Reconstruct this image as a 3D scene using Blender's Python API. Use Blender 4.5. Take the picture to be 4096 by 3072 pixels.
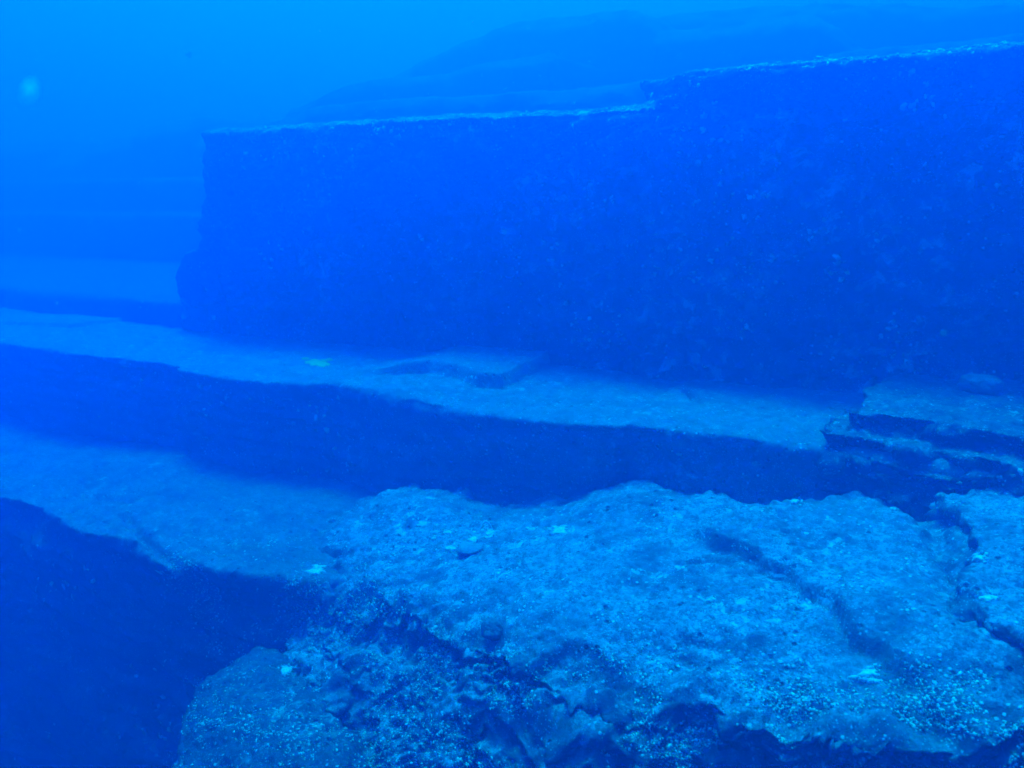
import bpy, bmesh, math, random
import numpy as np
from mathutils import Vector, Matrix
from mathutils.bvhtree import BVHTree

C = bpy.context.scene
for o in list(bpy.data.objects): bpy.data.objects.remove(o)
COL = C.collection

# ------------------------------------------------------------------ camera
F = 3000.0; HEAD = math.radians(26.4); PITCH = math.radians(-13.4)
cam_d = bpy.data.cameras.new('camera'); cam = bpy.data.objects.new('camera', cam_d); COL.objects.link(cam)
cam_d.sensor_width = 36; cam_d.lens = 36*F/4096; cam_d.clip_start = 0.05; cam_d.clip_end = 500
cam.location = (0, 0, 0)
cam.rotation_euler = (math.radians(90)+PITCH, 0, HEAD)
cam_d.dof.use_dof = True; cam_d.dof.focus_distance = 6.5; cam_d.dof.aperture_fstop = 1.6
C.camera = cam

# ------------------------------------------------------------------ light: daylight filtered by the water above
SUN_EL, SUN_AZ = math.radians(71), math.radians(38)      # azimuth to the left of +Y
w = bpy.data.worlds.new('World'); C.world = w; w.use_nodes = True
nt = w.node_tree; bg = nt.nodes['Background']
sky = nt.nodes.new('ShaderNodeTexSky'); sky.sky_type = 'NISHITA'; sky.sun_disc = False
sky.sun_elevation = SUN_EL; sky.sun_rotation = -SUN_AZ
mul = nt.nodes.new('ShaderNodeMixRGB'); mul.blend_type = 'MULTIPLY'; mul.inputs[0].default_value = 1
mul.inputs[2].default_value = (0.0, 0.27, 0.9, 1)          # what the water column lets through
nt.links.new(sky.outputs[0], mul.inputs[1]); nt.links.new(mul.outputs[0], bg.inputs[0])
bg.inputs[1].default_value = 0.15
sd = bpy.data.lights.new('sun', 'SUN'); sun = bpy.data.objects.new('sun', sd); COL.objects.link(sun)
sd.energy = 5.0; sd.angle = math.radians(18); sd.color = (0.0, 0.62, 1.0)
sdir = Vector((-math.sin(SUN_AZ)*math.cos(SUN_EL), math.cos(SUN_AZ)*math.cos(SUN_EL), math.sin(SUN_EL)))
sun.rotation_euler = sdir.to_track_quat('Z', 'Y').to_euler(); sun.location = sdir*40
C.view_settings.view_transform = 'Standard'; C.view_settings.look = 'None'; C.view_settings.gamma = 1
C.view_settings.exposure = 1.5
C.render.engine = 'CYCLES'
C.cycles.volume_bounces = 3; C.cycles.max_bounces = 8; C.cycles.diffuse_bounces = 2
C.cycles.use_denoising = True

# ------------------------------------------------------------------ helpers
def ray(px, py):
    x = (px-2048)/F; y = -(py-1536)/F
    fy = math.cos(PITCH)-math.sin(PITCH)*y; uz = math.sin(PITCH)+math.cos(PITCH)*y
    return Vector((x*math.cos(HEAD)-fy*math.sin(HEAD), x*math.sin(HEAD)+fy*math.cos(HEAD), uz))
def onz(px, py, z):
    r = ray(px, py); return r*(z/r.z)
def ony(px, py, Y):
    r = ray(px, py); return r*(Y/r.y)

def _hash(ix, iy, iz, s):
    h = (ix*374761393+iy*668265263+iz*2147483647+s*974634777) & 0xffffffff
    h = ((h ^ (h >> 13))*1274126177) & 0xffffffff
    h = ((h ^ (h >> 15))*2246822519) & 0xffffffff
    return ((h ^ (h >> 16)) & 0xffff)/65535.0*2-1
def vnoise(p, f=1.0, s=0):
    """smooth value noise, -1..1"""
    if np.isscalar(f): q = p*f
    else: q = p*np.array(f)
    q = q+17.3*s
    i = np.floor(q).astype(np.int64); t = q-i; t = t*t*t*(t*(t*6-15)+10)
    r = 0
    for dx in (0, 1):
        wx = t[:, 0] if dx else 1-t[:, 0]
        for dy in (0, 1):
            wy = t[:, 1] if dy else 1-t[:, 1]
            for dz in (0, 1):
                wz = t[:, 2] if dz else 1-t[:, 2]
                r = r+wx*wy*wz*_hash(i[:, 0]+dx, i[:, 1]+dy, i[:, 2]+dz, s)
    return r
def fbm(p, f, o=3, s=0, g=0.5):
    r = 0; a = 1; f = np.array(f, float)
    for k in range(o):
        r = r+a*vnoise(p, f, s+k*7); a *= g; f = f*2.03
    return r
def sstep(a, b, x):
    t = np.clip((x-a)/(b-a), 0, 1); return t*t*(3-2*t)
def sdpoly(x, y, poly):
    """signed distance to polygon, positive inside"""
    d = np.full(x.shape, 1e9); ins = np.zeros(x.shape, bool); n = len(poly)
    for i in range(n):
        ax, ay = poly[i][:2]; bx, by = poly[(i+1) % n][:2]
        ex, ey = bx-ax, by-ay; L = ex*ex+ey*ey+1e-12
        t = np.clip(((x-ax)*ex+(y-ay)*ey)/L, 0, 1)
        d = np.minimum(d, np.hypot(x-ax-ex*t, y-ay-ey*t))
        c = (ay > y) != (by > y)
        with np.errstate(all='ignore'):
            xi = ax+(y-ay)*ex/(ey if abs(ey) > 1e-9 else 1e-9)
        ins ^= c & (x < xi)
    return np.where(ins, d, -d)
def dline(x, y, pl):
    d = np.full(x.shape, 1e9)
    for a, b in zip(pl[:-1], pl[1:]):
        ex, ey = b[0]-a[0], b[1]-a[1]; L = ex*ex+ey*ey+1e-12
        t = np.clip(((x-a[0])*ex+(y-a[1])*ey)/L, 0, 1)
        d = np.minimum(d, np.hypot(x-a[0]-ex*t, y-a[1]-ey*t))
    return d

def prism(bm, poly, zt, zb):
    """zt may be a number or one number per corner"""
    n = len(poly)
    zts = [zt]*n if np.isscalar(zt) else zt
    t = [bm.verts.new((p[0], p[1], z)) for p, z in zip(poly, zts)]
    b = [bm.verts.new((p[0], p[1], zb)) for p in poly]
    area = sum(poly[i][0]*poly[(i+1) % n][1]-poly[(i+1) % n][0]*poly[i][1] for i in range(n))
    if area < 0: t.reverse(); b.reverse()
    bm.faces.new(t); bm.faces.new(b[::-1])
    for i in range(n):
        j = (i+1) % n; bm.faces.new((t[j], t[i], b[i], b[j]))
def profile(bm, prof, x0, x1):
    """extrude a (y,z) profile along x"""
    a = [bm.verts.new((x0, y, z)) for y, z in prof]; b = [bm.verts.new((x1, y, z)) for y, z in prof]
    n = len(prof)
    fs = [bm.faces.new(a), bm.faces.new(b[::-1])]
    for i in range(n):
        j = (i+1) % n; fs.append(bm.faces.new((a[j], a[i], b[i], b[j])))
    bmesh.ops.recalc_face_normals(bm, faces=fs)
def hull(bm, pts):
    vs = [bm.verts.new(p) for p in pts]
    r = bmesh.ops.convex_hull(bm, input=vs)
    bmesh.ops.delete(bm, geom=list({g for g in r['geom_interior']+r['geom_unused'] if isinstance(g, bmesh.types.BMVert)}), context='VERTS')

def tag(o, label=None, cat=None, group=None, kind=None):
    if label: o['label'] = label
    if cat: o['category'] = cat
    if group: o['group'] = group
    if kind: o['kind'] = kind
    return o
def link(name, me, mat, parent=None, smooth=True):
    o = bpy.data.objects.new(name, me); COL.objects.link(o)
    if mat: me.materials.clear(); me.materials.append(mat)
    if smooth: me.polygons.foreach_set('use_smooth', [True]*len(me.polygons))
    if parent: o.parent = parent
    return o
ROCKS = []
def rock(name, build, voxel, mat, warp=None, rough=1.0, strata=0.0, seed=0, clip=None, pit=0.0, edge=0.10, fine=1.0, ridge=0.0):
    bm = bmesh.new(); build(bm)
    bmesh.ops.triangulate(bm, faces=[f for f in bm.faces if len(f.verts) > 4])
    me = bpy.data.meshes.new(name+'_base'); bm.to_mesh(me); bm.free()
    t = bpy.data.objects.new('tmp', me); COL.objects.link(t)
    m = t.modifiers.new('r', 'REMESH'); m.mode = 'VOXEL'; m.voxel_size = voxel
    dg = bpy.context.evaluated_depsgraph_get(); dg.update()
    out = bpy.data.meshes.new_from_object(t.evaluated_get(dg))
    bpy.data.objects.remove(t)
    out.name = name
    n = len(out.vertices)
    p = np.empty(n*3, np.float32); out.vertices.foreach_get('co', p); p = p.reshape(-1, 3).astype(float)
    N = np.empty(n*3, np.float32); out.vertices.foreach_get('normal', N); N = N.reshape(-1, 3).astype(float)
    up = np.clip(N[:, 2], 0, 1); side = 1-sstep(0.3, 0.8, np.abs(N[:, 2]))
    q = p.copy()
    # break up straight edges (whole solid warped sideways)
    q[:, 0] += edge*fbm(p, (0.7, 0.7, 0.9), 4, seed+1)
    q[:, 1] += edge*fbm(p, (0.9, 0.7, 1.1), 4, seed+2)
    # relief along the normal
    d = 0.05*fbm(p, 0.9, 3, seed+3)*(1-0.6*up)+0.022*fbm(p, 4.0, 3, seed+4)*(0.45+0.55*side)
    d += fine*0.010*fbm(p, 14.0, 2, seed+5)
    topk = 1-0.75*sstep(0.75, 0.95, N[:, 2])
    if ridge:
        rg = (1-np.abs(fbm(p, 3.2, 3, seed+21)))-0.55
        d += ridge*rg*(0.25+0.75*side)*topk
        d += ridge*0.45*((1-np.abs(fbm(p, 11.0, 2, seed+22)))-0.55)*topk
        q += (ridge*1.2*side)[:, None]*np.stack([vnoise(p, 2.3, seed+23), vnoise(p, 2.3, seed+24), 0.5*vnoise(p, 2.3, seed+25)], 1)
    d *= rough
    if strata:
        zz = p.copy(); zz[:, 2] += 0.12*vnoise(p, 0.5, seed+8)
        st = fbm(zz, (0.6, 0.6, 7.5), 2, seed+6)
        st = np.sign(st)*np.abs(st)**0.6
        d += strata*st*side
    if pit:
        v = vnoise(p, 9.0, seed+9); d -= pit*sstep(0.35, 0.75, v)*topk
        v = vnoise(p, 17.0, seed+10); d -= pit*0.6*sstep(0.4, 0.7, v)
    q += N*d[:, None]
    if warp is not None: q[:, 2] += warp(q[:, 0], q[:, 1], q[:, 2], up)
    out.vertices.foreach_set('co', q.astype(np.float32).ravel()); out.update()
    o = link(name, out, mat)
    ROCKS.append(o)
    return o

# ------------------------------------------------------------------ materials
def rock_mat(name, dark, light, pale, pale_amt=0.5, speck=0.5, scale=1.0, bump=0.95, cover=0.56, top_tones=((0.22, 0.23, 0.24), (0.56, 0.57, 0.58))):
    m = bpy.data.materials.new(name); m.use_nodes = True; nt = m.node_tree; N = nt.nodes; L = nt.links
    b = N['Principled BSDF']; b.inputs['Roughness'].default_value = 0.95
    b.inputs['Specular IOR Level'].default_value = 0.05
    g = N.new('ShaderNodeTexCoord')
    def noise(sc, det=4, rg=0.6, dist=0.0):
        n = N.new('ShaderNodeTexNoise'); n.inputs['Scale'].default_value = sc*scale; n.inputs['Detail'].default_value = det
        n.inputs['Roughness'].default_value = rg; n.inputs['Distortion'].default_value = dist
        L.new(g.outputs['Object'], n.inputs['Vector']); return n.outputs['Fac']
    def ramp(src, a, c):
        r = N.new('ShaderNodeMapRange'); r.inputs[1].default_value = a; r.inputs[2].default_value = c
        L.new(src, r.inputs[0]); return r.outputs[0]
    def mix(fac, a, c):
        x = N.new('ShaderNodeMixRGB')
        if isinstance(fac, float): x.inputs[0].default_value = fac
        else: L.new(fac, x.inputs[0])
        for i, v in ((1, a), (2, c)):
            if isinstance(v, tuple): x.inputs[i].default_value = v+(1,)
            else: L.new(v, x.inputs[i])
        return x.outputs[0]
    def math_(op, a, c):
        x = N.new('ShaderNodeMath'); x.operation = op
        for i, v in ((0, a), (1, c)):
            if isinstance(v, (int, float)): x.inputs[i].default_value = v
            else: L.new(v, x.inputs[i])
        return x.outputs[0]
    mid = tuple((a+c)/2 for a, c in zip(dark, light))
    c = mix(ramp(noise(2.2, 6, 0.65), 0.35, 0.65), dark, light)
    c = mix(math_('MULTIPLY', ramp(noise(0.5, 3), 0.4, 0.62), 0.45), c, mid)
    fine = noise(34, 6, 0.8)
    c = mix(math_('MULTIPLY', ramp(fine, 0.5, 0.36), 0.8), c, tuple(v*0.45 for v in dark))
    # separate, mostly paler tones mixed in on whatever faces up
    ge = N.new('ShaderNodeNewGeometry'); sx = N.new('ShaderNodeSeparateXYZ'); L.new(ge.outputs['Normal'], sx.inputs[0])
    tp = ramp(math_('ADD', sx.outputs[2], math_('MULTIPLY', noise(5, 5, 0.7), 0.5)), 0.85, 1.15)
    c = mix(math_('MULTIPLY', tp, 0.75), c, mix(ramp(noise(9, 5, 0.7), 0.35, 0.62), top_tones[0], top_tones[1]))
    c = mix(math_('MULTIPLY', ramp(fine, 0.53, 0.44), 0.85), c, dark)
    c = mix(math_('MULTIPLY', ramp(noise(70, 3, 0.7), 0.55, 0.68), 0.35), c, pale)
    c = mix(math_('MULTIPLY', ramp(noise(0.9, 5, 0.65), 0.52, 0.38), 0.55), c, mid)
    c = mix(math_('MULTIPLY', ramp(noise(2.6, 6, 0.75), 0.50, 0.40), 0.6), c, dark)
    # pale crusts
    cr = math_('MULTIPLY', ramp(noise(7.5, 7, 0.72, 0.6), cover, cover+0.08), ramp(noise(1.1, 2), 0.38, 0.6))
    c = mix(math_('MULTIPLY', cr, pale_amt), c, pale)
    # small pale specks
    v = N.new('ShaderNodeTexVoronoi'); v.inputs['Scale'].default_value = 17*scale; L.new(g.outputs['Object'], v.inputs['Vector'])
    sp = math_('MULTIPLY', ramp(v.outputs['Distance'], 0.26, 0.14), ramp(noise(3.1, 2), 0.44, 0.62))
    c = mix(math_('MULTIPLY', sp, speck), c, tuple(min(1, x*1.15) for x in pale))
    v3 = N.new('ShaderNodeTexVoronoi'); v3.inputs['Scale'].default_value = 42*scale; L.new(g.outputs['Object'], v3.inputs['Vector'])
    s3 = math_('MULTIPLY', ramp(v3.outputs['Distance'], 0.30, 0.16), ramp(noise(4.3, 3), 0.42, 0.58))
    c = mix(math_('MULTIPLY', s3, speck*0.8), c, pale)
    # small dark holes
    v2 = N.new('ShaderNodeTexVoronoi'); v2.inputs['Scale'].default_value = 9*scale; L.new(g.outputs['Object'], v2.inputs['Vector'])
    ho = math_('MULTIPLY', ramp(v2.outputs['Distance'], 0.20, 0.10), ramp(noise(1.7, 2), 0.42, 0.55))
    c = mix(math_('MULTIPLY', ho, 0.85), c, tuple(x*0.4 for x in dark))
    L.new(c, b.inputs['Base Color'])
    bn = N.new('ShaderNodeBump'); bn.inputs['Strength'].default_value = bump; bn.inputs['Distance'].default_value = 0.03
    h = math_('ADD', noise(11, 6, 0.7), math_('MULTIPLY', fine, 0.6))
    h = math_('ADD', h, math_('MULTIPLY', sp, 0.5)); h = math_('SUBTRACT', h, math_('MULTIPLY', ho, 0.8))
    L.new(h, bn.inputs['Height']); L.new(bn.outputs[0], b.inputs['Normal'])
    return m
def plain_mat(name, a, c, sc=20, island=False):
    m = bpy.data.materials.new(name); m.use_nodes = True; nt = m.node_tree; N = nt.nodes; L = nt.links
    b = N['Principled BSDF']; b.inputs['Roughness'].default_value = 0.9; b.inputs['Specular IOR Level'].default_value = 0.1
    x = N.new('ShaderNodeMixRGB'); x.inputs[1].default_value = a+(1,); x.inputs[2].default_value = c+(1,)
    if island:
        g = N.new('ShaderNodeNewGeometry'); L.new(g.outputs['Random Per Island'], x.inputs[0])
    else:
        g = N.new('ShaderNodeTexCoord'); n = N.new('ShaderNodeTexNoise'); n.inputs['Scale'].default_value = sc; n.inputs['Detail'].default_value = 5
        L.new(g.outputs['Object'], n.inputs['Vector'])
        r = N.new('ShaderNodeMapRange'); r.inputs[1].default_value = .35; r.inputs[2].default_value = .65
        L.new(n.outputs[0], r.inputs[0]); L.new(r.outputs[0], x.inputs[0])
        bn = N.new('ShaderNodeBump'); bn.inputs['Strength'].default_value = .5; bn.inputs['Distance'].default_value = .01
        L.new(n.outputs[0], bn.inputs['Height']); L.new(bn.outputs[0], b.inputs['Normal'])
    L.new(x.outputs[0], b.inputs['Base Color'])
    return m
M_wall = rock_mat('dark_stone', (0.02, 0.02, 0.022), (0.15, 0.155, 0.155), (0.60, 0.62, 0.56), 0.75, 0.9, scale=0.7, cover=0.53, top_tones=((0.25, 0.26, 0.26), (0.5, 0.5, 0.48)))
M_lay = rock_mat('layered_stone', (0.04, 0.045, 0.045), (0.14, 0.14, 0.14), (0.62, 0.66, 0.55), 0.8, 0.9, top_tones=((0.10, 0.11, 0.11), (0.32, 0.33, 0.33)))
M_terr = rock_mat('terrace_stone', (0.08, 0.09, 0.08), (0.19, 0.20, 0.17), (0.50, 0.52, 0.42), 0.7, 0.6, top_tones=((0.16, 0.17, 0.18), (0.34, 0.35, 0.36)))
M_bld = rock_mat('boulder_stone', (0.05, 0.053, 0.055), (0.13, 0.135, 0.14), (0.5, 0.53, 0.46), 0.8, 0.9, cover=0.53, top_tones=((0.055, 0.06, 0.062), (0.15, 0.155, 0.16)))
M_top = rock_mat('ledge_stone', (0.13, 0.135, 0.14), (0.26, 0.265, 0.27), (0.66, 0.68, 0.60), 0.6, 0.9, top_tones=((0.16, 0.165, 0.17), (0.36, 0.365, 0.37)))
M_near = rock_mat('crusted_stone', (0.08, 0.085, 0.09), (0.28, 0.29, 0.29), (0.72, 0.75, 0.66), 0.8, 0.9)
M_far = rock_mat('far_stone', (0.10, 0.10, 0.10), (0.18, 0.18, 0.16), (0.4, 0.4, 0.36), 0.4, 0.2, top_tones=((0.12, 0.12, 0.11), (0.24, 0.24, 0.21)))

# ------------------------------------------------------------------ the tall wall and what stands behind
Y1 = 9.5; ZS = -2.18; ZL = -3.5
def b_wall_low(bm):
    c = 0.16
    for x0, x1, zt, c in ((-9.1, -2.2, 1.25, 0.10),):
        profile(bm, [(Y1-0.02, -2.9), (Y1-0.02, zt-c), (Y1+c*3.2, zt), (13.2, zt+0.02), (13.2, -2.9)], x0, x1)
    zt = 1.25; c = .10
    hull(bm, [(-9, Y1-.02, -2.9), (-9, Y1-.02, zt-c), (-9, Y1+.32, zt), (-9, 13.2, zt), (-9, 13.2, -2.9),
              (-10.42, Y1-.02, zt-c), (-10.38, Y1+.32, zt), (-10.4, 13.2, zt), (-10.8, Y1-.02, -.4), (-10.8, 13.2, -.4), (-10.95, Y1-.02, -2.9), (-10.95, 13.2, -2.9)])
def w_wall_low(x, y, z, up):
    # the foot of the left end steps out
    return 0*x
def b_foot(bm):
    hull(bm, [(-10.4, Y1-.06, -0.6), (-10.4, 12.6, -0.6), (-11.1, Y1-.04, -0.85), (-11.1, 12.6, -.85), (-11.3, Y1-.1, -1.2), (-11.3, 12.6, -1.2), (-11.42, Y1-.12, -2.9), (-11.4, 12.6, -2.9), (-10.2, Y1-.12, -2.9), (-10.2, 12.6, -2.9)])
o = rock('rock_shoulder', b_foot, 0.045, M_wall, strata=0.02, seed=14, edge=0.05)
tag(o, 'low dark shoulder of rock at the left foot of the long wall', 'rock')
def b_wall(bm):
    b_wall_low(bm)
    zt = 1.60; c = 0.06
    profile(bm, [(Y1, -2.9), (Y1, zt-c), (Y1+c*3.5, zt), (14, zt+0.05), (14, -2.9)], -2.42, 9)
    hull(bm, [(-2.86, Y1+.03, 1.0), (-2.2, Y1+.03, 1.0), (-2.5, Y1+.03, 1.54), (-2.2, Y1+.03, 1.56), (-2.86, 10.3, 1.0), (-2.2, 10.3, 1.0),
              (-3.2, 10.3, 1.60), (-2.2, 10.3, 1.62)])
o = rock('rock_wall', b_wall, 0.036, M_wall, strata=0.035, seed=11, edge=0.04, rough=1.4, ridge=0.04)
tag(o, 'long tall shaded rock wall with a thin bright rim stepping up toward the right', 'rock wall')

def tier(name, Y, pts, depth, zb, mat, seed, label, vox=0.08, bev=0.25, edge=0.15):
    """a mass whose crest runs through the given points (x,z) at distance Y"""
    def b(bm):
        W = [ony(px, py, Y) for px, py in pts]
        for a, c in zip(W[:-1], W[1:]):
            x0, x1 = a.x-0.06, c.x+0.06
            P = []
            for x, z in ((x0, a.z), (x1, c.z)):
                P += [(x, Y, z-bev), (x, Y+bev*1.1, z), (x, Y+depth, z+0.05), (x, Y+depth, zb), (x, Y, zb)]
            hull(bm, P)
    o = rock(name, b, vox, mat, strata=0.03, seed=seed, edge=edge)
    return tag(o, label, 'rock')
tier('rock_tier', 15.2, [(1000, 500), (1120, 455), (1250, 420), (1500, 395), (1900, 372), (2250, 348), (2420, 330), (2620, 312), (2900, 280), (3300, 228)], 3.5, -1, M_far, 31,
     'second rock tier just behind and above the long wall')
tier('rock_tier', 15.2, [(3320, 200), (3700, 160), (4096, 118), (4800, 50)], 3.0, -1, M_far, 33, 'pale upper tier behind the right end of the tall wall')
tier('rock_tier', 19.0, [(1150, 430), (1280, 370), (1400, 335), (1520, 308), (1743, 283), (2000, 230), (2200, 205)], 3.5, -1, M_far, 32,
     'third faint rock tier leading up to the big mound')
tier('rock_mound', 22.0, [(1480, 320), (1600, 265), (1720, 205), (1830, 150), (1935, 115), (2060, 74), (2250, 45), (2450, 32), (2550, 24), (2610, 60), (2650, 100), (2720, 150)], 5, 0,
     M_far, 35, 'big rounded rock mound fading in the blue behind the wall, top centre', vox=0.10, bev=0.35, edge=0.25)
tier('rock_mound', 20.5, [(2640, 108), (2800, 88), (2980, 62), (3180, 40), (3290, 50), (3370, 105), (3450, 165), (3600, 210)], 4.5, 0,
     M_far, 37, 'lower rock mound with a slanting top, right of the big mound', vox=0.10, bev=0.35, edge=0.2)
tier('rock_mound', 25, [(2500, 90), (2700, 40), (3000, 8), (3400, -10), (3900, 10), (4400, -40)], 5, 0,
     M_far, 39, 'farthest faint rock mass along the top right corner', vox=0.14, bev=0.4, edge=0.3)
# step that carries on left from the foot of the wall
def b_step(bm):
    profile(bm, [(Y1-0.05, -3.0), (Y1-0.05, -1.80), (Y1+0.06, -1.70), (17.0, -1.66), (17.0, -3.0)], -34, -10.6)
    profile(bm, [(15.8, -3.0), (15.8, -0.35), (15.95, -0.25), (19.0, -0.2), (19.0, -3.0)], -36, -11.0)
    profile(bm, [(17.0, -3.0), (17.0, 0.75), (17.2, 0.85), (22.0, 0.9), (22.0, -3.0)], -36, -11.2)
    for k in range(9):
        x = -12-2.7*k; z = 3.1-0.12*k+0.35*math.sin(k*1.9)
        hull(bm, [(x+1.5, 18.6, -3), (x-1.5, 18.6, -3), (x+1.5, 18.8, z-.5), (x-1.5, 18.8, z-.7), (x+1.2, 19.6, z), (x-1.3, 19.6, z-.1), (x+1.5, 24, z), (x-1.5, 24, z), (x+1.5, 24, -3), (x-1.5, 24, -3)])
o = rock('rock_step', b_step, 0.08, M_far, strata=0.02, seed=51, edge=0.12)
tag(o, 'low shaded step running off to the left from the foot of the long wall', 'rock step')

# ------------------------------------------------------------------ middle ledge
led_hi = [tuple(onz(px, py, ZS+0.02)[:2]) for px, py in [(1250, 1475), (1400, 1480), (1530, 1500), (1610, 1495), (1720, 1494), (1830, 1510), (1900, 1535), (2010, 1538), (2090, 1505), (2190, 1470), (2200, 1440)]]
led_hi = led_hi+[(-4.0, 9.9), (-12.6, 9.9), (-12.6, 8.1)]
def b_ledge(bm):
    fr = [(-34, 7.05), (-14, 7.12), (-12.2, 7.1), (-9.2, 7.25), (-8.75, 7.22), (-8.6, 7.0), (-7.4, 7.08), (-6.2, 7.22), (-4.9, 7.0), (-3.6, 6.98), (-2.55, 6.88), (-2.2, 7.02),
          (-1.55, 6.93), (-0.55, 7.05), (-0.1, 7.12), (1.6, 7.1), (7, 7.0)]
    P = fr+[(7, 9.8), (-34, 9.8)]
    prism(bm, P, ZS, -4.6)
def w_ledge(x, y, z, up):
    top = sstep(-2.9, -2.3, z)
    xa = float(onz(1400, 1485, ZS).x); xb = float(onz(1740, 1497, ZS).x)
    qq = np.stack([x, y, 0*x], 1)
    h = 0.13*sstep(-0.02, 0.03, sdpoly(x+0.02*vnoise(qq, 3, 66), y+0.02*vnoise(qq, 3, 67), led_hi))*sstep(xa, xb, x)*1.3
    h += 0.05*vnoise(np.stack([x, y, 0*x], 1), 0.6, 61)
    # block seam on the right half of the ledge
    s = [tuple(onz(*a, ZS)[:2]) for a in [(2735, 1565), (2760, 1590), (2792, 1635)]]
    h -= 0.09*np.exp(-(dline(x, y, s)/0.05)**2)
    h += 0.04*sstep(-2.25, -2.10, x)
    # far left raised tongue
    h += 0.06*sstep(0.0, 0.05, sdpoly(x, y, [(-30, 8.5), (-14.5, 8.3), (-13.2, 8.5), (-13.0, 9.8), (-30, 9.8)]))
    return h*top
o = rock('rock_ledge', b_ledge, 0.035, M_top, warp=w_ledge, strata=0.04, seed=61, edge=0.045, pit=0.012, ridge=0.03)
tag(o, 'long pale middle ledge between the tall wall above and the lower terrace', 'rock ledge')
# broken, layered mass on the right end of the ledge
def b_layers(bm):
    def q(*a): return [tuple(onz(px, py, z)[:2]) for px, py, z in a]
    f1 = q((3440, 1652, -1.86), (3600, 1662, -1.86), (3800, 1695, -1.86), (4096, 1760, -1.86))
    prism(bm, [f1[0], (f1[0][0]+.05, 8.3), (0.2, 9.8), (7, 9.8), (7, 5.9)]+f1[::-1][:-1], -1.86, -4.6)
    f2 = q((3312, 1800, -2.03), (3335, 1742, -2.03), (3500, 1748, -2.03), (3800, 1800, -2.03), (4096, 1880, -2.03))
    prism(bm, [(f2[0][0]+.05, 8.2), (7, 8.2), (7, 5.4)]+f2[::-1], -2.03, -4.6)
    f3 = [(x+.03, y-.08) for x, y in f2[2:]]
    prism(bm, [(f3[0][0], 8.0), (7, 8), (7, 5.4)]+f3[::-1], -2.30, -4.6)
o = rock('layered_rock', b_layers, 0.03, M_lay, strata=0.085, seed=71, edge=0.12, rough=1.3, pit=0.03, ridge=0.10)
tag(o, 'broken layered rock with dark horizontal gaps at the right end of the middle ledge', 'rock')

# ------------------------------------------------------------------ lower terrace
def b_terrace(bm):
    fr = [(-34, 4.75), (-11, 4.8), (-9.3, 4.95), (-7.4, 4.78), (-6.7, 4.88), (-6.2, 4.75), (-5.3, 4.85), (-4.6, 5.1), (-3.5, 5.5), (0, 6)]
    prism(bm, fr+[(0, 7.4), (-34, 7.4)], ZL, -8.0)
def w_terr(x, y, z, up):
    top = sstep(-4.3, -3.6, z)
    h = 0.06*vnoise(np.stack([x, y, 0*x], 1), 0.7, 81)
    s = [tuple(onz(*a, ZL)[:2]) for a in [(500, 2060), (545, 2130), (620, 2200), (760, 2290), (930, 2360)]]
    h -= 0.10*np.exp(-(dline(x, y, s)/0.05)**2)
    s = [tuple(onz(*a, ZL)[:2]) for a in [(380, 1985), (520, 2005)]]
    h -= 0.07*np.exp(-(dline(x, y, s)/0.09)**2)
    for a in [(730, 1850, .05), (900, 1855, .04), (650, 1880, .03)]:
        c = onz(a[0], a[1], ZL); h += a[2]*np.exp(-(((x-c.x)/.4)**2+((y-c.y)/.3)**2))
    return h*top
o = rock('rock_terrace', b_terrace, 0.035, M_terr, warp=w_terr, strata=0.05, seed=81, edge=0.08, pit=0.018, ridge=0.03)
tag(o, 'lower rock terrace at the left with a dark drop along its front edge', 'rock terrace')

# ------------------------------------------------------------------ the near block
CP = [(1430, 1970, -3.42), (1560, 1935, -3.2), (1700, 1910, -3.08), (1900, 1935, -3.05), (2100, 1970, -3.06), (2280, 1930, -2.85), (2440, 1882, -2.68), (2700, 1900, -2.66),
      (3000, 1948, -2.64), (3160, 1942, -2.58), (3400, 1960, -2.56), (3630, 2000, -2.58), (1190, 2100, -3.4), (1300, 2260, -3.4), (1700, 2450, -3.2), (2100, 2650, -3.0),
      (2900, 2850, -2.84), (3500, 2960, -2.78), (4096, 3000, -2.7), (2200, 2200, -3.0), (2900, 2300, -2.8)]
CW = [tuple(onz(a, b, z)) for a, b, z in CP]
_A = np.array([[1, x, y] for x, y, z in CW]); _z = np.array([c[2] for c in CW])
_pl = np.linalg.lstsq(_A, _z, rcond=None)[0]
_res = _z-_A@_pl
HC = onz(2620, 2130, -2.8); HD = onz(1720, 2020, -3.2); HV = onz(2090, 1990, -3.05)
def zblock(x, y):
    num = 0; den = 0.15
    for (cx, cy, cz), r in zip(CW, _res):
        k = np.exp(-((x-cx)**2+(y-cy)**2)/0.5); num = num+k*r; den = den+k
    hump = 0.13*np.exp(-((x-HC.x)**2+(y-HC.y)**2)/1.6)+0.07*np.exp(-((x-HD.x)**2+(y-HD.y)**2)/0.35)-0.08*np.exp(-((x-HV.x)**2+(y-HV.y)**2)/0.25)
    return _pl[0]+_pl[1]*x+_pl[2]*y+num/den+hump
def on_block(px, py):
    z = -3.0
    for _ in range(12):
        p = onz(px, py, z); z = 0.5*z+0.5*float(zblock(np.array([p.x]), np.array([p.y]))[0])
    return (p.x, p.y)
BB = [on_block(*a) for a in [(1430, 1972), (1560, 1938), (1700, 1910), (1800, 1930), (1950, 1945), (2100, 1972), (2280, 1925), (2440, 1882), (2700, 1900), (3000, 1948), (3160, 1942), (3400, 1960), (3630, 2005)]]
BF = [on_block(*a) for a in [(1180, 2110), (1200, 2200), (1320, 2290), (1560, 2400), (1760, 2490), (2000, 2580), (2250, 2655), (2500, 2700), (2800, 2740), (3100, 2800), (3500, 2880), (4096, 2960)]]
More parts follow.
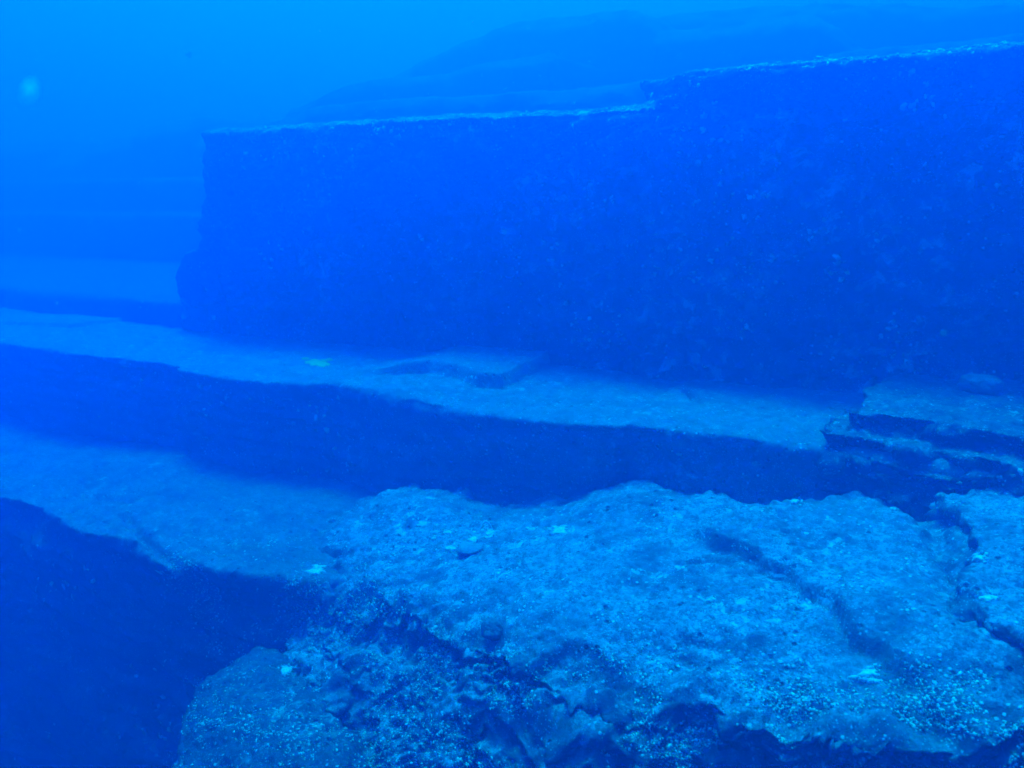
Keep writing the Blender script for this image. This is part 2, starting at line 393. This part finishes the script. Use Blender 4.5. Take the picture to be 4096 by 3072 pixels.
print('BB', [tuple(round(v, 2) for v in p) for p in BB]); print('BF', [tuple(round(v, 2) for v in p) for p in BF])
up_slab = [on_block(*a) for a in [(2790, 2130), (2850, 2200), (3000, 2270), (3120, 2330), (3200, 2400), (3330, 2470), (3400, 2560), (3560, 2610), (3650, 2700), (3760, 2800), (3900, 2900), (4096, 3040)]]+\
    [(4, 4.5), (4, 9), on_block(3640, 1990)]+[on_block(*a) for a in [(3300, 2000), (3050, 2060)]]
gully = [on_block(*a) for a in [(3600, 1960), (3660, 2040), (3730, 2150), (3790, 2280), (3830, 2400), (3860, 2500)]]
def front_of(pix, reach=0.9):
    L = [on_block(*a) for a in pix]
    return L+[(x-0.25, y-reach) for x, y in L[::-1]]
RIDGES = [(front_of([(1440, 2290), (1570, 2350), (1640, 2460), (1750, 2530), (1870, 2580), (1930, 2640)]), 0.09),
          (front_of([(1780, 2395), (1860, 2410), (1990, 2465), (2040, 2520)], 0.35), 0.07),
          (front_of([(2130, 2600), (2274, 2540), (2380, 2590), (2504, 2640), (2657, 2712), (2830, 2752), (3000, 2800)]), 0.09),
          (front_of([(2900, 2800), (3080, 2815), (3200, 2860), (3400, 2920), (3600, 3000)]), 0.08)]
def b_block(bm):
    P = BF+[(3.2, 3.6), (3.2, 6.2)]+BB[::-1]
    prism(bm, P, 0.0, -4.5)
    # broken slope under the front edge, gentler round the left corner
    for k, (a, c) in enumerate(zip(BF[:-1], BF[1:])):
        t = k/(len(BF)-2); o1 = 0.45*math.exp(-((t-0.3)/0.2)**2)+0.30; o2 = o1*2.2
        jit = 0.12*math.sin(k*2.7)
        pts = []
        for x, y in (a, c):
            pts += [(x+0.25, y+0.35, -0.05), (x-0.02, y-0.03, -0.10), (x-o1*0.25, y-o1*0.75+jit, -0.85), (x-o2*0.30, y-o2*0.75, -2.2), (x+0.3, y+0.8, -4), (x+.25, y+.35, -2)]
        hull(bm, pts)
def w_block(x, y, z, up):
    top = sstep(-0.9, -0.12, z)
    h = zblock(x, y)
    q = np.stack([x, y, 0*x], 1)
    wx = x+0.06*vnoise(q, 3.0, 95); wy = y+0.06*vnoise(q, 3.0, 96)
    wx = wx+0.03*vnoise(q, 9.0, 195); wy = wy+0.03*vnoise(q, 9.0, 196)
    k = 0.12*sstep(-0.02, 0.03, sdpoly(wx, wy, up_slab)+0.03*vnoise(q, 6, 197))
    k -= 0.15*(0.75+0.5*vnoise(q, 3, 198))*np.exp(-(dline(wx, wy, gully)/(0.11+0.05*vnoise(q, 2.5, 199)))**2)
    k -= 0.05*np.exp(-(dline(wx, wy, [on_block(*a) for a in [(2700, 2255), (2780, 2260), (2850, 2265)]])/0.025)**2)
    k += 0.04*vnoise(q, 1.2, 97)+0.02*vnoise(q, 3.1, 98)
    # rough band near the front edge
    e = sdpoly(x, y, BF+[(3.2, 3.6), (3.2, 6.2)]+BB[::-1])
    band = np.exp(-(np.clip(e, 0, 9)/0.45)**2)
    r = fbm(q, (2.2, 3.4, 1), 3, 99); k += band*(0.12*r-0.10)+np.exp(-(np.clip(e, 0, 9)/0.25)**2)*(0.07*fbm(q, 7.0, 3, 215)-0.05)
    jx = x+0.05*vnoise(q, 4, 201)+0.02*vnoise(q, 11, 202); jy = y+0.05*vnoise(q, 4, 203)+0.02*vnoise(q, 11, 204)
    for g, dpt in RIDGES:
        k -= 0.75*dpt*sstep(-0.02, 0.03, sdpoly(jx, jy, g))
    return h+k*top
o = rock('rock_block', b_block, 0.021, M_near, warp=w_block, strata=0.06, seed=91, edge=0.11, rough=1.25, pit=0.026, ridge=0.09)
tag(o, 'large near rock block with coral crusts, pits and a ragged front edge, lower right', 'rock')
def b_right(bm):
    P = [on_block(*a) for a in [(3690, 2010), (3760, 1960), (3900, 1965), (4096, 2000)]]
    P = [(0.55, 6.9), (0.62, 6.2), (0.72, 5.6), (0.8, 5.1), (1.1, 4.6), (4, 4.2), (4, 7), (1.3, 7.0)]
    prism(bm, P, 0.20, -2.5)
def w_right(x, y, z, up):
    return zblock(x, y)+0.05*vnoise(np.stack([x, y, 0*x], 1), 1.6, 105)
o = rock('rock_slab', b_right, 0.024, M_near, warp=w_right, strata=0.03, seed=101, edge=0.13, rough=1.6, pit=0.02, ridge=0.05)
tag(o, 'rounded slab beyond the dark gully at the right margin, below the layered rock', 'rock slab')

# ------------------------------------------------------------------ boulder at the bottom left of the block
def at(px, py, y): return tuple(ony(px, py, y))
def b_boulder(bm):
    hull(bm, [at(1010, 2560, 4.55), at(1130, 2590, 4.6), at(1200, 2680, 4.5), at(760, 2830, 3.75), at(830, 2720, 4.0), at(690, 3072, 3.3), at(1240, 2830, 4.0), at(1400, 3000, 3.7), at(1350, 3200, 3.2), at(640, 3300, 3.1),
              (-3.9, 4.7, -6.5), (-4.6, 3.2, -6.5), (-2.3, 3.0, -6.5), (-2.6, 4.5, -6.5)])
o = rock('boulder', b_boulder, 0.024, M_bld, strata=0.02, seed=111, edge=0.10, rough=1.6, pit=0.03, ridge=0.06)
tag(o, 'leaning boulder with pale coral spots at the bottom, left of the large block', 'boulder')

# ------------------------------------------------------------------ sea floor
bm = bmesh.new(); bmesh.ops.create_grid(bm, x_segments=160, y_segments=160, size=70)
me = bpy.data.meshes.new('seabed'); bm.to_mesh(me); bm.free()
n = len(me.vertices); p = np.empty(n*3, np.float32); me.vertices.foreach_get('co', p); p = p.reshape(-1, 3)
p[:, 2] = -7.2+0.5*fbm(p.astype(float)*1.0, 0.12, 4, 3); me.vertices.foreach_set('co', p.ravel())
o = link('seabed', me, M_far); o['kind'] = 'structure'

# ------------------------------------------------------------------ small life, set down on the rock where the surface is
dg = bpy.context.evaluated_depsgraph_get()
VS = []; FS = []; off = 0; OWN = []
for r in ROCKS:
    m = r.data; v = np.empty(len(m.vertices)*3, np.float32); m.vertices.foreach_get('co', v); VS.append(v.reshape(-1, 3))
    for f in m.polygons: FS.append(tuple(i+off for i in f.vertices))
    off += len(m.vertices)
VS = np.concatenate(VS)
bvh = BVHTree.FromPolygons([tuple(map(float, v)) for v in VS], FS)
def hit(px, py):
    r = ray(px, py).normalized(); h = bvh.ray_cast(Vector((0, 0, 0)), r, 60)
    return h
def drop(x, y, z0=4.0):
    h = bvh.ray_cast(Vector((x, y, z0)), Vector((0, 0, -1)), 20); return h

rnd = random.Random(5)
M_crust = plain_mat('pale_coral', (0.36, 0.44, 0.35), (0.66, 0.74, 0.60), 45)
M_yel = plain_mat('green_coral', (0.30, 0.50, 0.06), (0.38, 0.58, 0.10), 25)
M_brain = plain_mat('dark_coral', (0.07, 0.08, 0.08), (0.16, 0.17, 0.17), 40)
M_whip = plain_mat('pale_whip', (0.70, 0.75, 0.66), (0.82, 0.86, 0.78), 30)

def crust(px, py, w, h, label, mat=M_crust, seed=0, group=None, name='encrusting_coral', cat='coral', lobes=(2, 3, 5, 7, 11)):
    """thin lobed plate of coral grown over the rock: every rim point is dropped on the surface"""
    r_ = random.Random(seed); ph = [r_.uniform(0, 6.28) for _ in lobes]
    bm = bmesh.new(); NR, NA = 6, 44
    blobs = [(0, 0, 0.72)]
    for _ in range(7):
        a = r_.uniform(0, 6.28); d = r_.uniform(0.5, 1.25); blobs.append((d*math.cos(a), d*math.sin(a), r_.uniform(0.12, 0.42)))
    for bi, (bx, by, br) in enumerate(blobs):
        rings = []; o3 = r_.uniform(0, 100); ok = True
        for k in range(NR+1):
            f = k/NR; ring = []
            for a in range(NA):
                t = 2*math.pi*a/NA
                R = br*(1+0.45*float(fbm(np.array([[1.5*math.cos(t)+o3, 1.5*math.sin(t), bi]]), 1.0, 4, seed, 0.62)[0]))
                hh = hit(px+w*(bx+R*f*math.cos(t)), py+h*(by+R*f*math.sin(t)))
                if hh[0] is None: ok = False; break
                th = (0.014+0.003*(bi % 3))*(1-f**4)-(0.012 if k == NR else 0)
                ring.append(bm.verts.new(hh[0]+Vector((0, -0.15, 1)).normalized()*th))
                if k == 0: ring = ring*NA; break
            if not ok: break
            rings.append(ring)
        if not ok: continue
        for k in range(NR):
            for a in range(NA):
                b2 = (a+1) % NA
                A, B, C_, D = rings[k][a], rings[k][b2], rings[k+1][b2], rings[k+1][a]
                try: bm.faces.new([A, D, C_] if k == 0 else [A, D, C_, B])
                except ValueError: pass
    me = bpy.data.meshes.new(name); bm.to_mesh(me); bm.free()
    return tag(link(name, me, mat), label, cat, group)
GC = 'pale encrusting corals on the rock'
crust(3475, 2695, 62, 28, 'brightest crust coral, flat and lobed, near the lower right corner of the large block', seed=4, group=GC)
crust(2240, 2125, 46, 18, 'pale crust coral patch alone in the middle of the block top', seed=6, group=GC)
crust(1800, 2195, 30, 11, 'pale crust coral just right of the front left corner, below the arched sea whip', seed=7, group=GC)
crust(1895, 2160, 26, 14, 'pale crust coral under the left foot of the arched sea whip', seed=8, group=GC)
crust(1790, 2130, 22, 8, 'small pale crust coral, uppermost of the cluster left of the sea whip', seed=9, group=GC)
crust(1735, 2155, 20, 7, 'small pale crust coral at the left of the cluster by the sea whip', seed=10, group=GC)
crust(1960, 2130, 24, 12, 'pale crust coral at the right foot of the arched sea whip', seed=12, group=GC)
crust(1265, 2285, 50, 16, 'pale sandy crust on the left corner of the large block', seed=13, group=GC)
crust(1145, 2680, 32, 20, 'pale round crust coral with a small dark hole, on the boulder', seed=14, group=GC)
crust(3180, 2005, 24, 12, 'bright crust coral at the back edge of the block, below the ledge', seed=15, group=GC)
crust(3915, 2235, 36, 20, 'greenish crust coral on the slab beyond the gully', seed=16, group=GC)
crust(3950, 2395, 40, 14, 'long greenish crust coral on the slope under the slab at the right margin', seed=17, group=GC)
crust(1265, 1449, 56, 16, 'yellow-green plate coral lying on the left part of the middle ledge', mat=M_yel, seed=20, name='plate_coral', lobes=(2, 4, 5))

def brain(px, py, r, label, squash=0.8, mat=None, lump=0.5):
    hh = hit(px, py)
    if hh[0] is None: return
    R = r/F*hh[0].length*0.97
    bm = bmesh.new(); bmesh.ops.create_icosphere(bm, subdivisions=5, radius=R)
    v = np.array([tuple(x.co) for x in bm.verts])/R
    g = np.abs(fbm(v, 4.5, 2, int(px)))
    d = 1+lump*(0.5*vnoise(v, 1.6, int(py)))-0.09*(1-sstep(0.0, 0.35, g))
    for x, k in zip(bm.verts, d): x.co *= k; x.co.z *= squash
    me = bpy.data.meshes.new('brain_coral'); bm.to_mesh(me); bm.free()
    o = link('brain_coral', me, mat or M_brain); o.location = hh[0]+hh[1]*R*0.25
    return tag(o, label, 'coral', 'domed corals')
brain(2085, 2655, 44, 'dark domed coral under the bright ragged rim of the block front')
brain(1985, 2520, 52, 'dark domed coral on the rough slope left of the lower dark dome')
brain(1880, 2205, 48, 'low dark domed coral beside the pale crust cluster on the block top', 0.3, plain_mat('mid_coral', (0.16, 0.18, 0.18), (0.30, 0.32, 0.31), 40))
brain(3925, 1560, 70, 'knobbly round coral head on the layered rock at the right end of the middle ledge', 0.6, rock_mat('head_coral', (0.2, 0.24, 0.2), (0.4, 0.45, 0.38), (0.6, 0.65, 0.5), scale=2), 0.4)

def whip(pts, label, r=0.006):
    W = []
    a0 = hit(*pts[0]); D = a0[0].length
    for px, py in pts: W.append(ray(px, py).normalized()*D)
    W[0] = a0[0]-Vector((0, 0, .03))
    cu = bpy.data.curves.new('sea_whip', 'CURVE'); cu.dimensions = '3D'; sp = cu.splines.new('NURBS'); sp.points.add(len(W)-1)
    for i, p_ in enumerate(W): sp.points[i].co = (p_.x, p_.y, p_.z, 1); sp.points[i].radius = 1-0.5*i/len(W)
    sp.use_endpoint_u = True; sp.order_u = 3; cu.bevel_depth = r; cu.bevel_resolution = 3; cu.resolution_u = 8
    t = bpy.data.objects.new('t', cu); COL.objects.link(t); d2 = bpy.context.evaluated_depsgraph_get(); d2.update()
    me = bpy.data.meshes.new_from_object(t.evaluated_get(d2)); bpy.data.objects.remove(t); me.name = 'sea_whip'
    return tag(link('sea_whip', me, M_whip), label, 'sea whip', 'sea whips')
whip([(1912, 2135), (1920, 2105), (1935, 2086), (1945, 2082), (1958, 2092), (1968, 2110), (1974, 2128)], 'thin pale sea whip arched over the pale crust corals')
whip([(1983, 2332), (1990, 2315), (2005, 2300), (2022, 2292), (2038, 2300), (2052, 2306), (2068, 2310)], 'thin pale sea whip bent to the right on bare rock below the arched one')

def fish(px, py, dist, L, label, mat):
    bm = bmesh.new(); NS, NA = 10, 10; rings = []
    for i in range(NS+1):
        t = i/NS; w_ = math.sin(math.pi*min(1, t*0.92+0.04))**0.8*0.16*L
        rings.append([bm.verts.new((L*(t-0.5), 0.45*w_*math.cos(2*math.pi*a/NA), w_*math.sin(2*math.pi*a/NA))) for a in range(NA)])
    for A, B in zip(rings[:-1], rings[1:]):
        for a in range(NA): bm.faces.new((A[a], A[(a+1) % NA], B[(a+1) % NA], B[a]))
    bm.faces.new(rings[0]); bm.faces.new(rings[-1][::-1])
    bmesh.ops.recalc_face_normals(bm, faces=bm.faces)
    me = bpy.data.meshes.new('fish'); bm.to_mesh(me); bm.free(); o = link('fish', me, mat)
    bm = bmesh.new()
    s = 0.006
    tv = [(L*.42, 0, L*.03), (L*.42, 0, -L*.03), (L*.66, 0, -L*.17), (L*.58, 0, 0), (L*.66, 0, L*.17)]
    a = [bm.verts.new((x, -s/2, z)) for x, y, z in tv]; b = [bm.verts.new((x, s/2, z)) for x, y, z in tv]
    bm.faces.new(a); bm.faces.new(b[::-1])
    for i in range(5): j = (i+1) % 5; bm.faces.new((a[j], a[i], b[i], b[j]))
    bmesh.ops.recalc_face_normals(bm, faces=bm.faces)
    m2 = bpy.data.meshes.new('tail'); bm.to_mesh(m2); bm.free(); link('tail', m2, mat, o)
    o.location = ray(px, py).normalized()*dist; o.rotation_euler = (0, 0.1, HEAD+0.2)
    return tag(o, label, 'fish', 'small reef fish')
M_fish = plain_mat('fish_skin', (0.75, 0.8, 0.7), (0.85, 0.88, 0.8), 60)
hf = hit(1752, 1419); fish(1752, 1417, (hf[0].length if hf[0] else 9)-0.3, 0.045, 'tiny pale fish over the middle ledge, centre left', M_fish)
hf = hit(2819, 1470); fish(2819, 1468, (hf[0].length if hf[0] else 9)-0.6, 0.045, 'tiny pale fish against the foot of the tall wall', M_fish)

# drifting scrap near the lens, out of focus
M_scrap = bpy.data.materials.new('drifting_scrap'); M_scrap.use_nodes = True
b_ = M_scrap.node_tree.nodes['Principled BSDF']; b_.inputs['Base Color'].default_value = (0.85, 0.9, 0.88, 1); b_.inputs['Roughness'].default_value = 0.6; b_.inputs['Subsurface Weight'].default_value = 1.0; b_.inputs['Subsurface Radius'].default_value = (.02, .02, .02)
b_.inputs['Alpha'].default_value = 0.8
tl = M_scrap.node_tree.nodes.new('ShaderNodeBsdfTranslucent'); tl.inputs[0].default_value = (0.9, 0.95, 0.95, 1)
mx = M_scrap.node_tree.nodes.new('ShaderNodeMixShader'); mx.inputs[0].default_value = 0.7
M_scrap.node_tree.links.new(b_.outputs[0], mx.inputs[1]); M_scrap.node_tree.links.new(tl.outputs[0], mx.inputs[2]); M_scrap.node_tree.links.new(mx.outputs[0], M_scrap.node_tree.nodes['Material Output'].inputs[0])
bm = bmesh.new(); bmesh.ops.create_icosphere(bm, subdivisions=3, radius=1)
for v in bm.verts:
    k = 1+0.15*math.sin(3*v.co.x+2*v.co.z); v.co = Vector((v.co.x*0.0055*k, v.co.y*0.004, v.co.z*0.0098*k))
me = bpy.data.meshes.new('drifting_scrap'); bm.to_mesh(me); bm.free()
o = link('drifting_scrap', me, M_scrap); o.location = ray(117, 365).normalized()*0.95; o.rotation_euler = (0, 0.4, HEAD+0.5)
tag(o, 'small pale blurred scrap drifting in open water at the upper left', 'drifting scrap')

# ------------------------------------------------------------------ stuff: rubble and knobbly growth
def knobs(name, pts, mat, smin, smax, flat, kind='stuff', seed=1, cluster=3):
    r_ = np.random.RandomState(seed)
    bm = bmesh.new(); bmesh.ops.create_icosphere(bm, subdivisions=1, radius=1); bv = np.array([tuple(v.co) for v in bm.verts]); bf = np.array([[v.index for v in f.verts] for f in bm.faces]); bm.free()
    V = []; Fc = []; n0 = 0
    for p, nn in pts:
        for c in range(r_.randint(1, cluster+1)):
            s = smin+(smax-smin)*r_.rand()**2
            q = bv*(1+1.1*(r_.rand(len(bv), 1)-0.5))*s*np.array([0.7+0.8*r_.rand(), 0.7+0.8*r_.rand(), 1])
            z = np.array(nn); t = np.cross(z, r_.randn(3)); t /= np.linalg.norm(t)+1e-9; u = np.cross(z, t)
            q = q[:, :1]*t+q[:, 1:2]*u+q[:, 2:]*z*flat
            V.append(q+np.array(p)+(t*r_.randn()+u*r_.randn())*s*1.3*(c > 0)); Fc.append(bf+n0); n0 += len(bv)
    V = np.concatenate(V); Fc = np.concatenate(Fc)
    me = bpy.data.meshes.new(name); me.vertices.add(len(V)); me.vertices.foreach_set('co', V.astype(np.float32).ravel())
    me.loops.add(Fc.size); me.loops.foreach_set('vertex_index', Fc.ravel().astype(np.int32))
    me.polygons.add(len(Fc)); me.polygons.foreach_set('loop_start', np.arange(0, Fc.size, 3, dtype=np.int32)); me.update(calc_edges=True); me.validate()
    return tag(link(name, me, mat, smooth=True), None, None, None, kind)
def scatter(n, box, dens, seed):
    """random pixels over an area; each seed lands on the rock it looks at"""
    r_ = random.Random(seed); out = []
    for _ in range(n):
        px, py = r_.uniform(box[0], box[2]), r_.uniform(box[1], box[3])
        hh = hit(px, py)
        if hh[0] is None: continue
        q = np.array([tuple(hh[0])])
        if dens(q, hh[1]) > r_.random(): out.append((tuple(hh[0]), tuple(hh[1])))
    return out
M_rub = plain_mat('coral_rubble', (0.16, 0.18, 0.15), (0.50, 0.54, 0.43), island=True)
M_grow = plain_mat('algae_growth', (0.08, 0.11, 0.08), (0.74, 0.84, 0.60), island=True)
S1 = scatter(16000, (-200, 1350, 4300, 3300), lambda q, nn: (0.9 if nn.z > 0.6 else 0.1)*float(sstep(-0.3, 0.7, fbm(q, 1.3, 2, 7))[0]), 3)
o = knobs('coral_rubble', S1, M_rub, 0.003, 0.010, 0.35, cluster=2)
o['label'] = 'scattered pale coral rubble and shell bits over the ledges'
EDGE = BF+[(3.2, 3.6), (3.2, 6.2)]+BB[::-1]
S2 = scatter(46000, (650, 2150, 4300, 3350), lambda q, nn: float(1-sstep(0.1, 0.55, sdpoly(q[:, 0], q[:, 1], EDGE)+0.15*vnoise(q, 2, 77))[0])*(1.0 if nn.z < 0.75 else 0.5)*float(sstep(-0.1, 0.5, fbm(q, 2.6, 3, 8))[0]), 4)
o = knobs('algae_growth', S2, M_grow, 0.003, 0.010, 0.8, cluster=4, seed=3)
o['label'] = 'knobbly algae and small corals over the ragged front of the block'
S3 = scatter(13000, (-200, 200, 4300, 3072), lambda q, nn: (0.8 if nn.z < 0.5 and (q[0, 1] > 6.6 or q[0, 0] < -5) else 0.0)*float(sstep(0.15, 0.8, fbm(q, 1.1, 3, 9))[0]), 6)
o = knobs('wall_growth', S3, M_grow, 0.006, 0.034, 0.25, cluster=3, seed=4)
o['label'] = 'sparse pale tufts of growth on the shaded rock faces'
r_ = random.Random(12); S4 = []
for _ in range(1300):
    t = r_.random(); dy = r_.gauss(0, 11)
    px, py = (840+1780*t, 515-83*t+dy) if r_.random() < 0.5 else (2620+1500*t, 300-140*t+dy)
    hh = hit(px, py)
    if hh[0] is not None and hh[0].y < 10.6 and hh[1].z > 0.15 and float(fbm(np.array([tuple(hh[0])]), 1.7, 3, 12)[0]) > 0.1: S4.append((tuple(hh[0]), tuple(hh[1])))
o = knobs('rim_growth', S4, M_grow, 0.004, 0.026, 0.5, cluster=3, seed=9)
o['label'] = 'pale growth along the bright rim of the tall wall'
o['kind'] = 'stuff'

S6 = []
for _ in range(260):
    d = r_.uniform(1.5, 8); v = ray(r_.uniform(-300, 4400), r_.uniform(-200, 2400)).normalized()
    hh = bvh.ray_cast(Vector((0, 0, 0)), v, 60)
    if hh[0] is None or hh[3] > d+0.4: S6.append((tuple(v*d), (0, 0, 1)))
o = knobs('drifting_particles', S6, M_crust, 0.0012, 0.0045, 0.8, cluster=1, seed=12)
o['label'] = 'fine pale particles drifting in the water'

# ------------------------------------------------------------------ the water itself
bm = bmesh.new(); bmesh.ops.create_cube(bm, size=1)
ZT, ZB = 7.8, -9.0
for v in bm.verts: v.co = Vector((v.co.x*150, v.co.y*150, (ZT if v.co.z > 0 else ZB)))
me = bpy.data.meshes.new('haze'); bm.to_mesh(me); bm.free()
hm = bpy.data.materials.new('water_haze'); hm.use_nodes = True; nt = hm.node_tree
nt.nodes.remove(nt.nodes['Principled BSDF'])
pv = nt.nodes.new('ShaderNodeVolumePrincipled')
pv.inputs['Color'].default_value = (0.0, 0.24, 0.68, 1); pv.inputs['Density'].default_value = 0.152
pv.inputs['Anisotropy'].default_value = 0.73
pv.inputs['Absorption Color'].default_value = (0.0, 0.4, 1.0, 1)
nt.links.new(pv.outputs[0], nt.nodes['Material Output'].inputs['Volume'])
o = link('haze', me, hm, smooth=False); o['kind'] = 'stuff'; o['label'] = 'clear blue sea water'
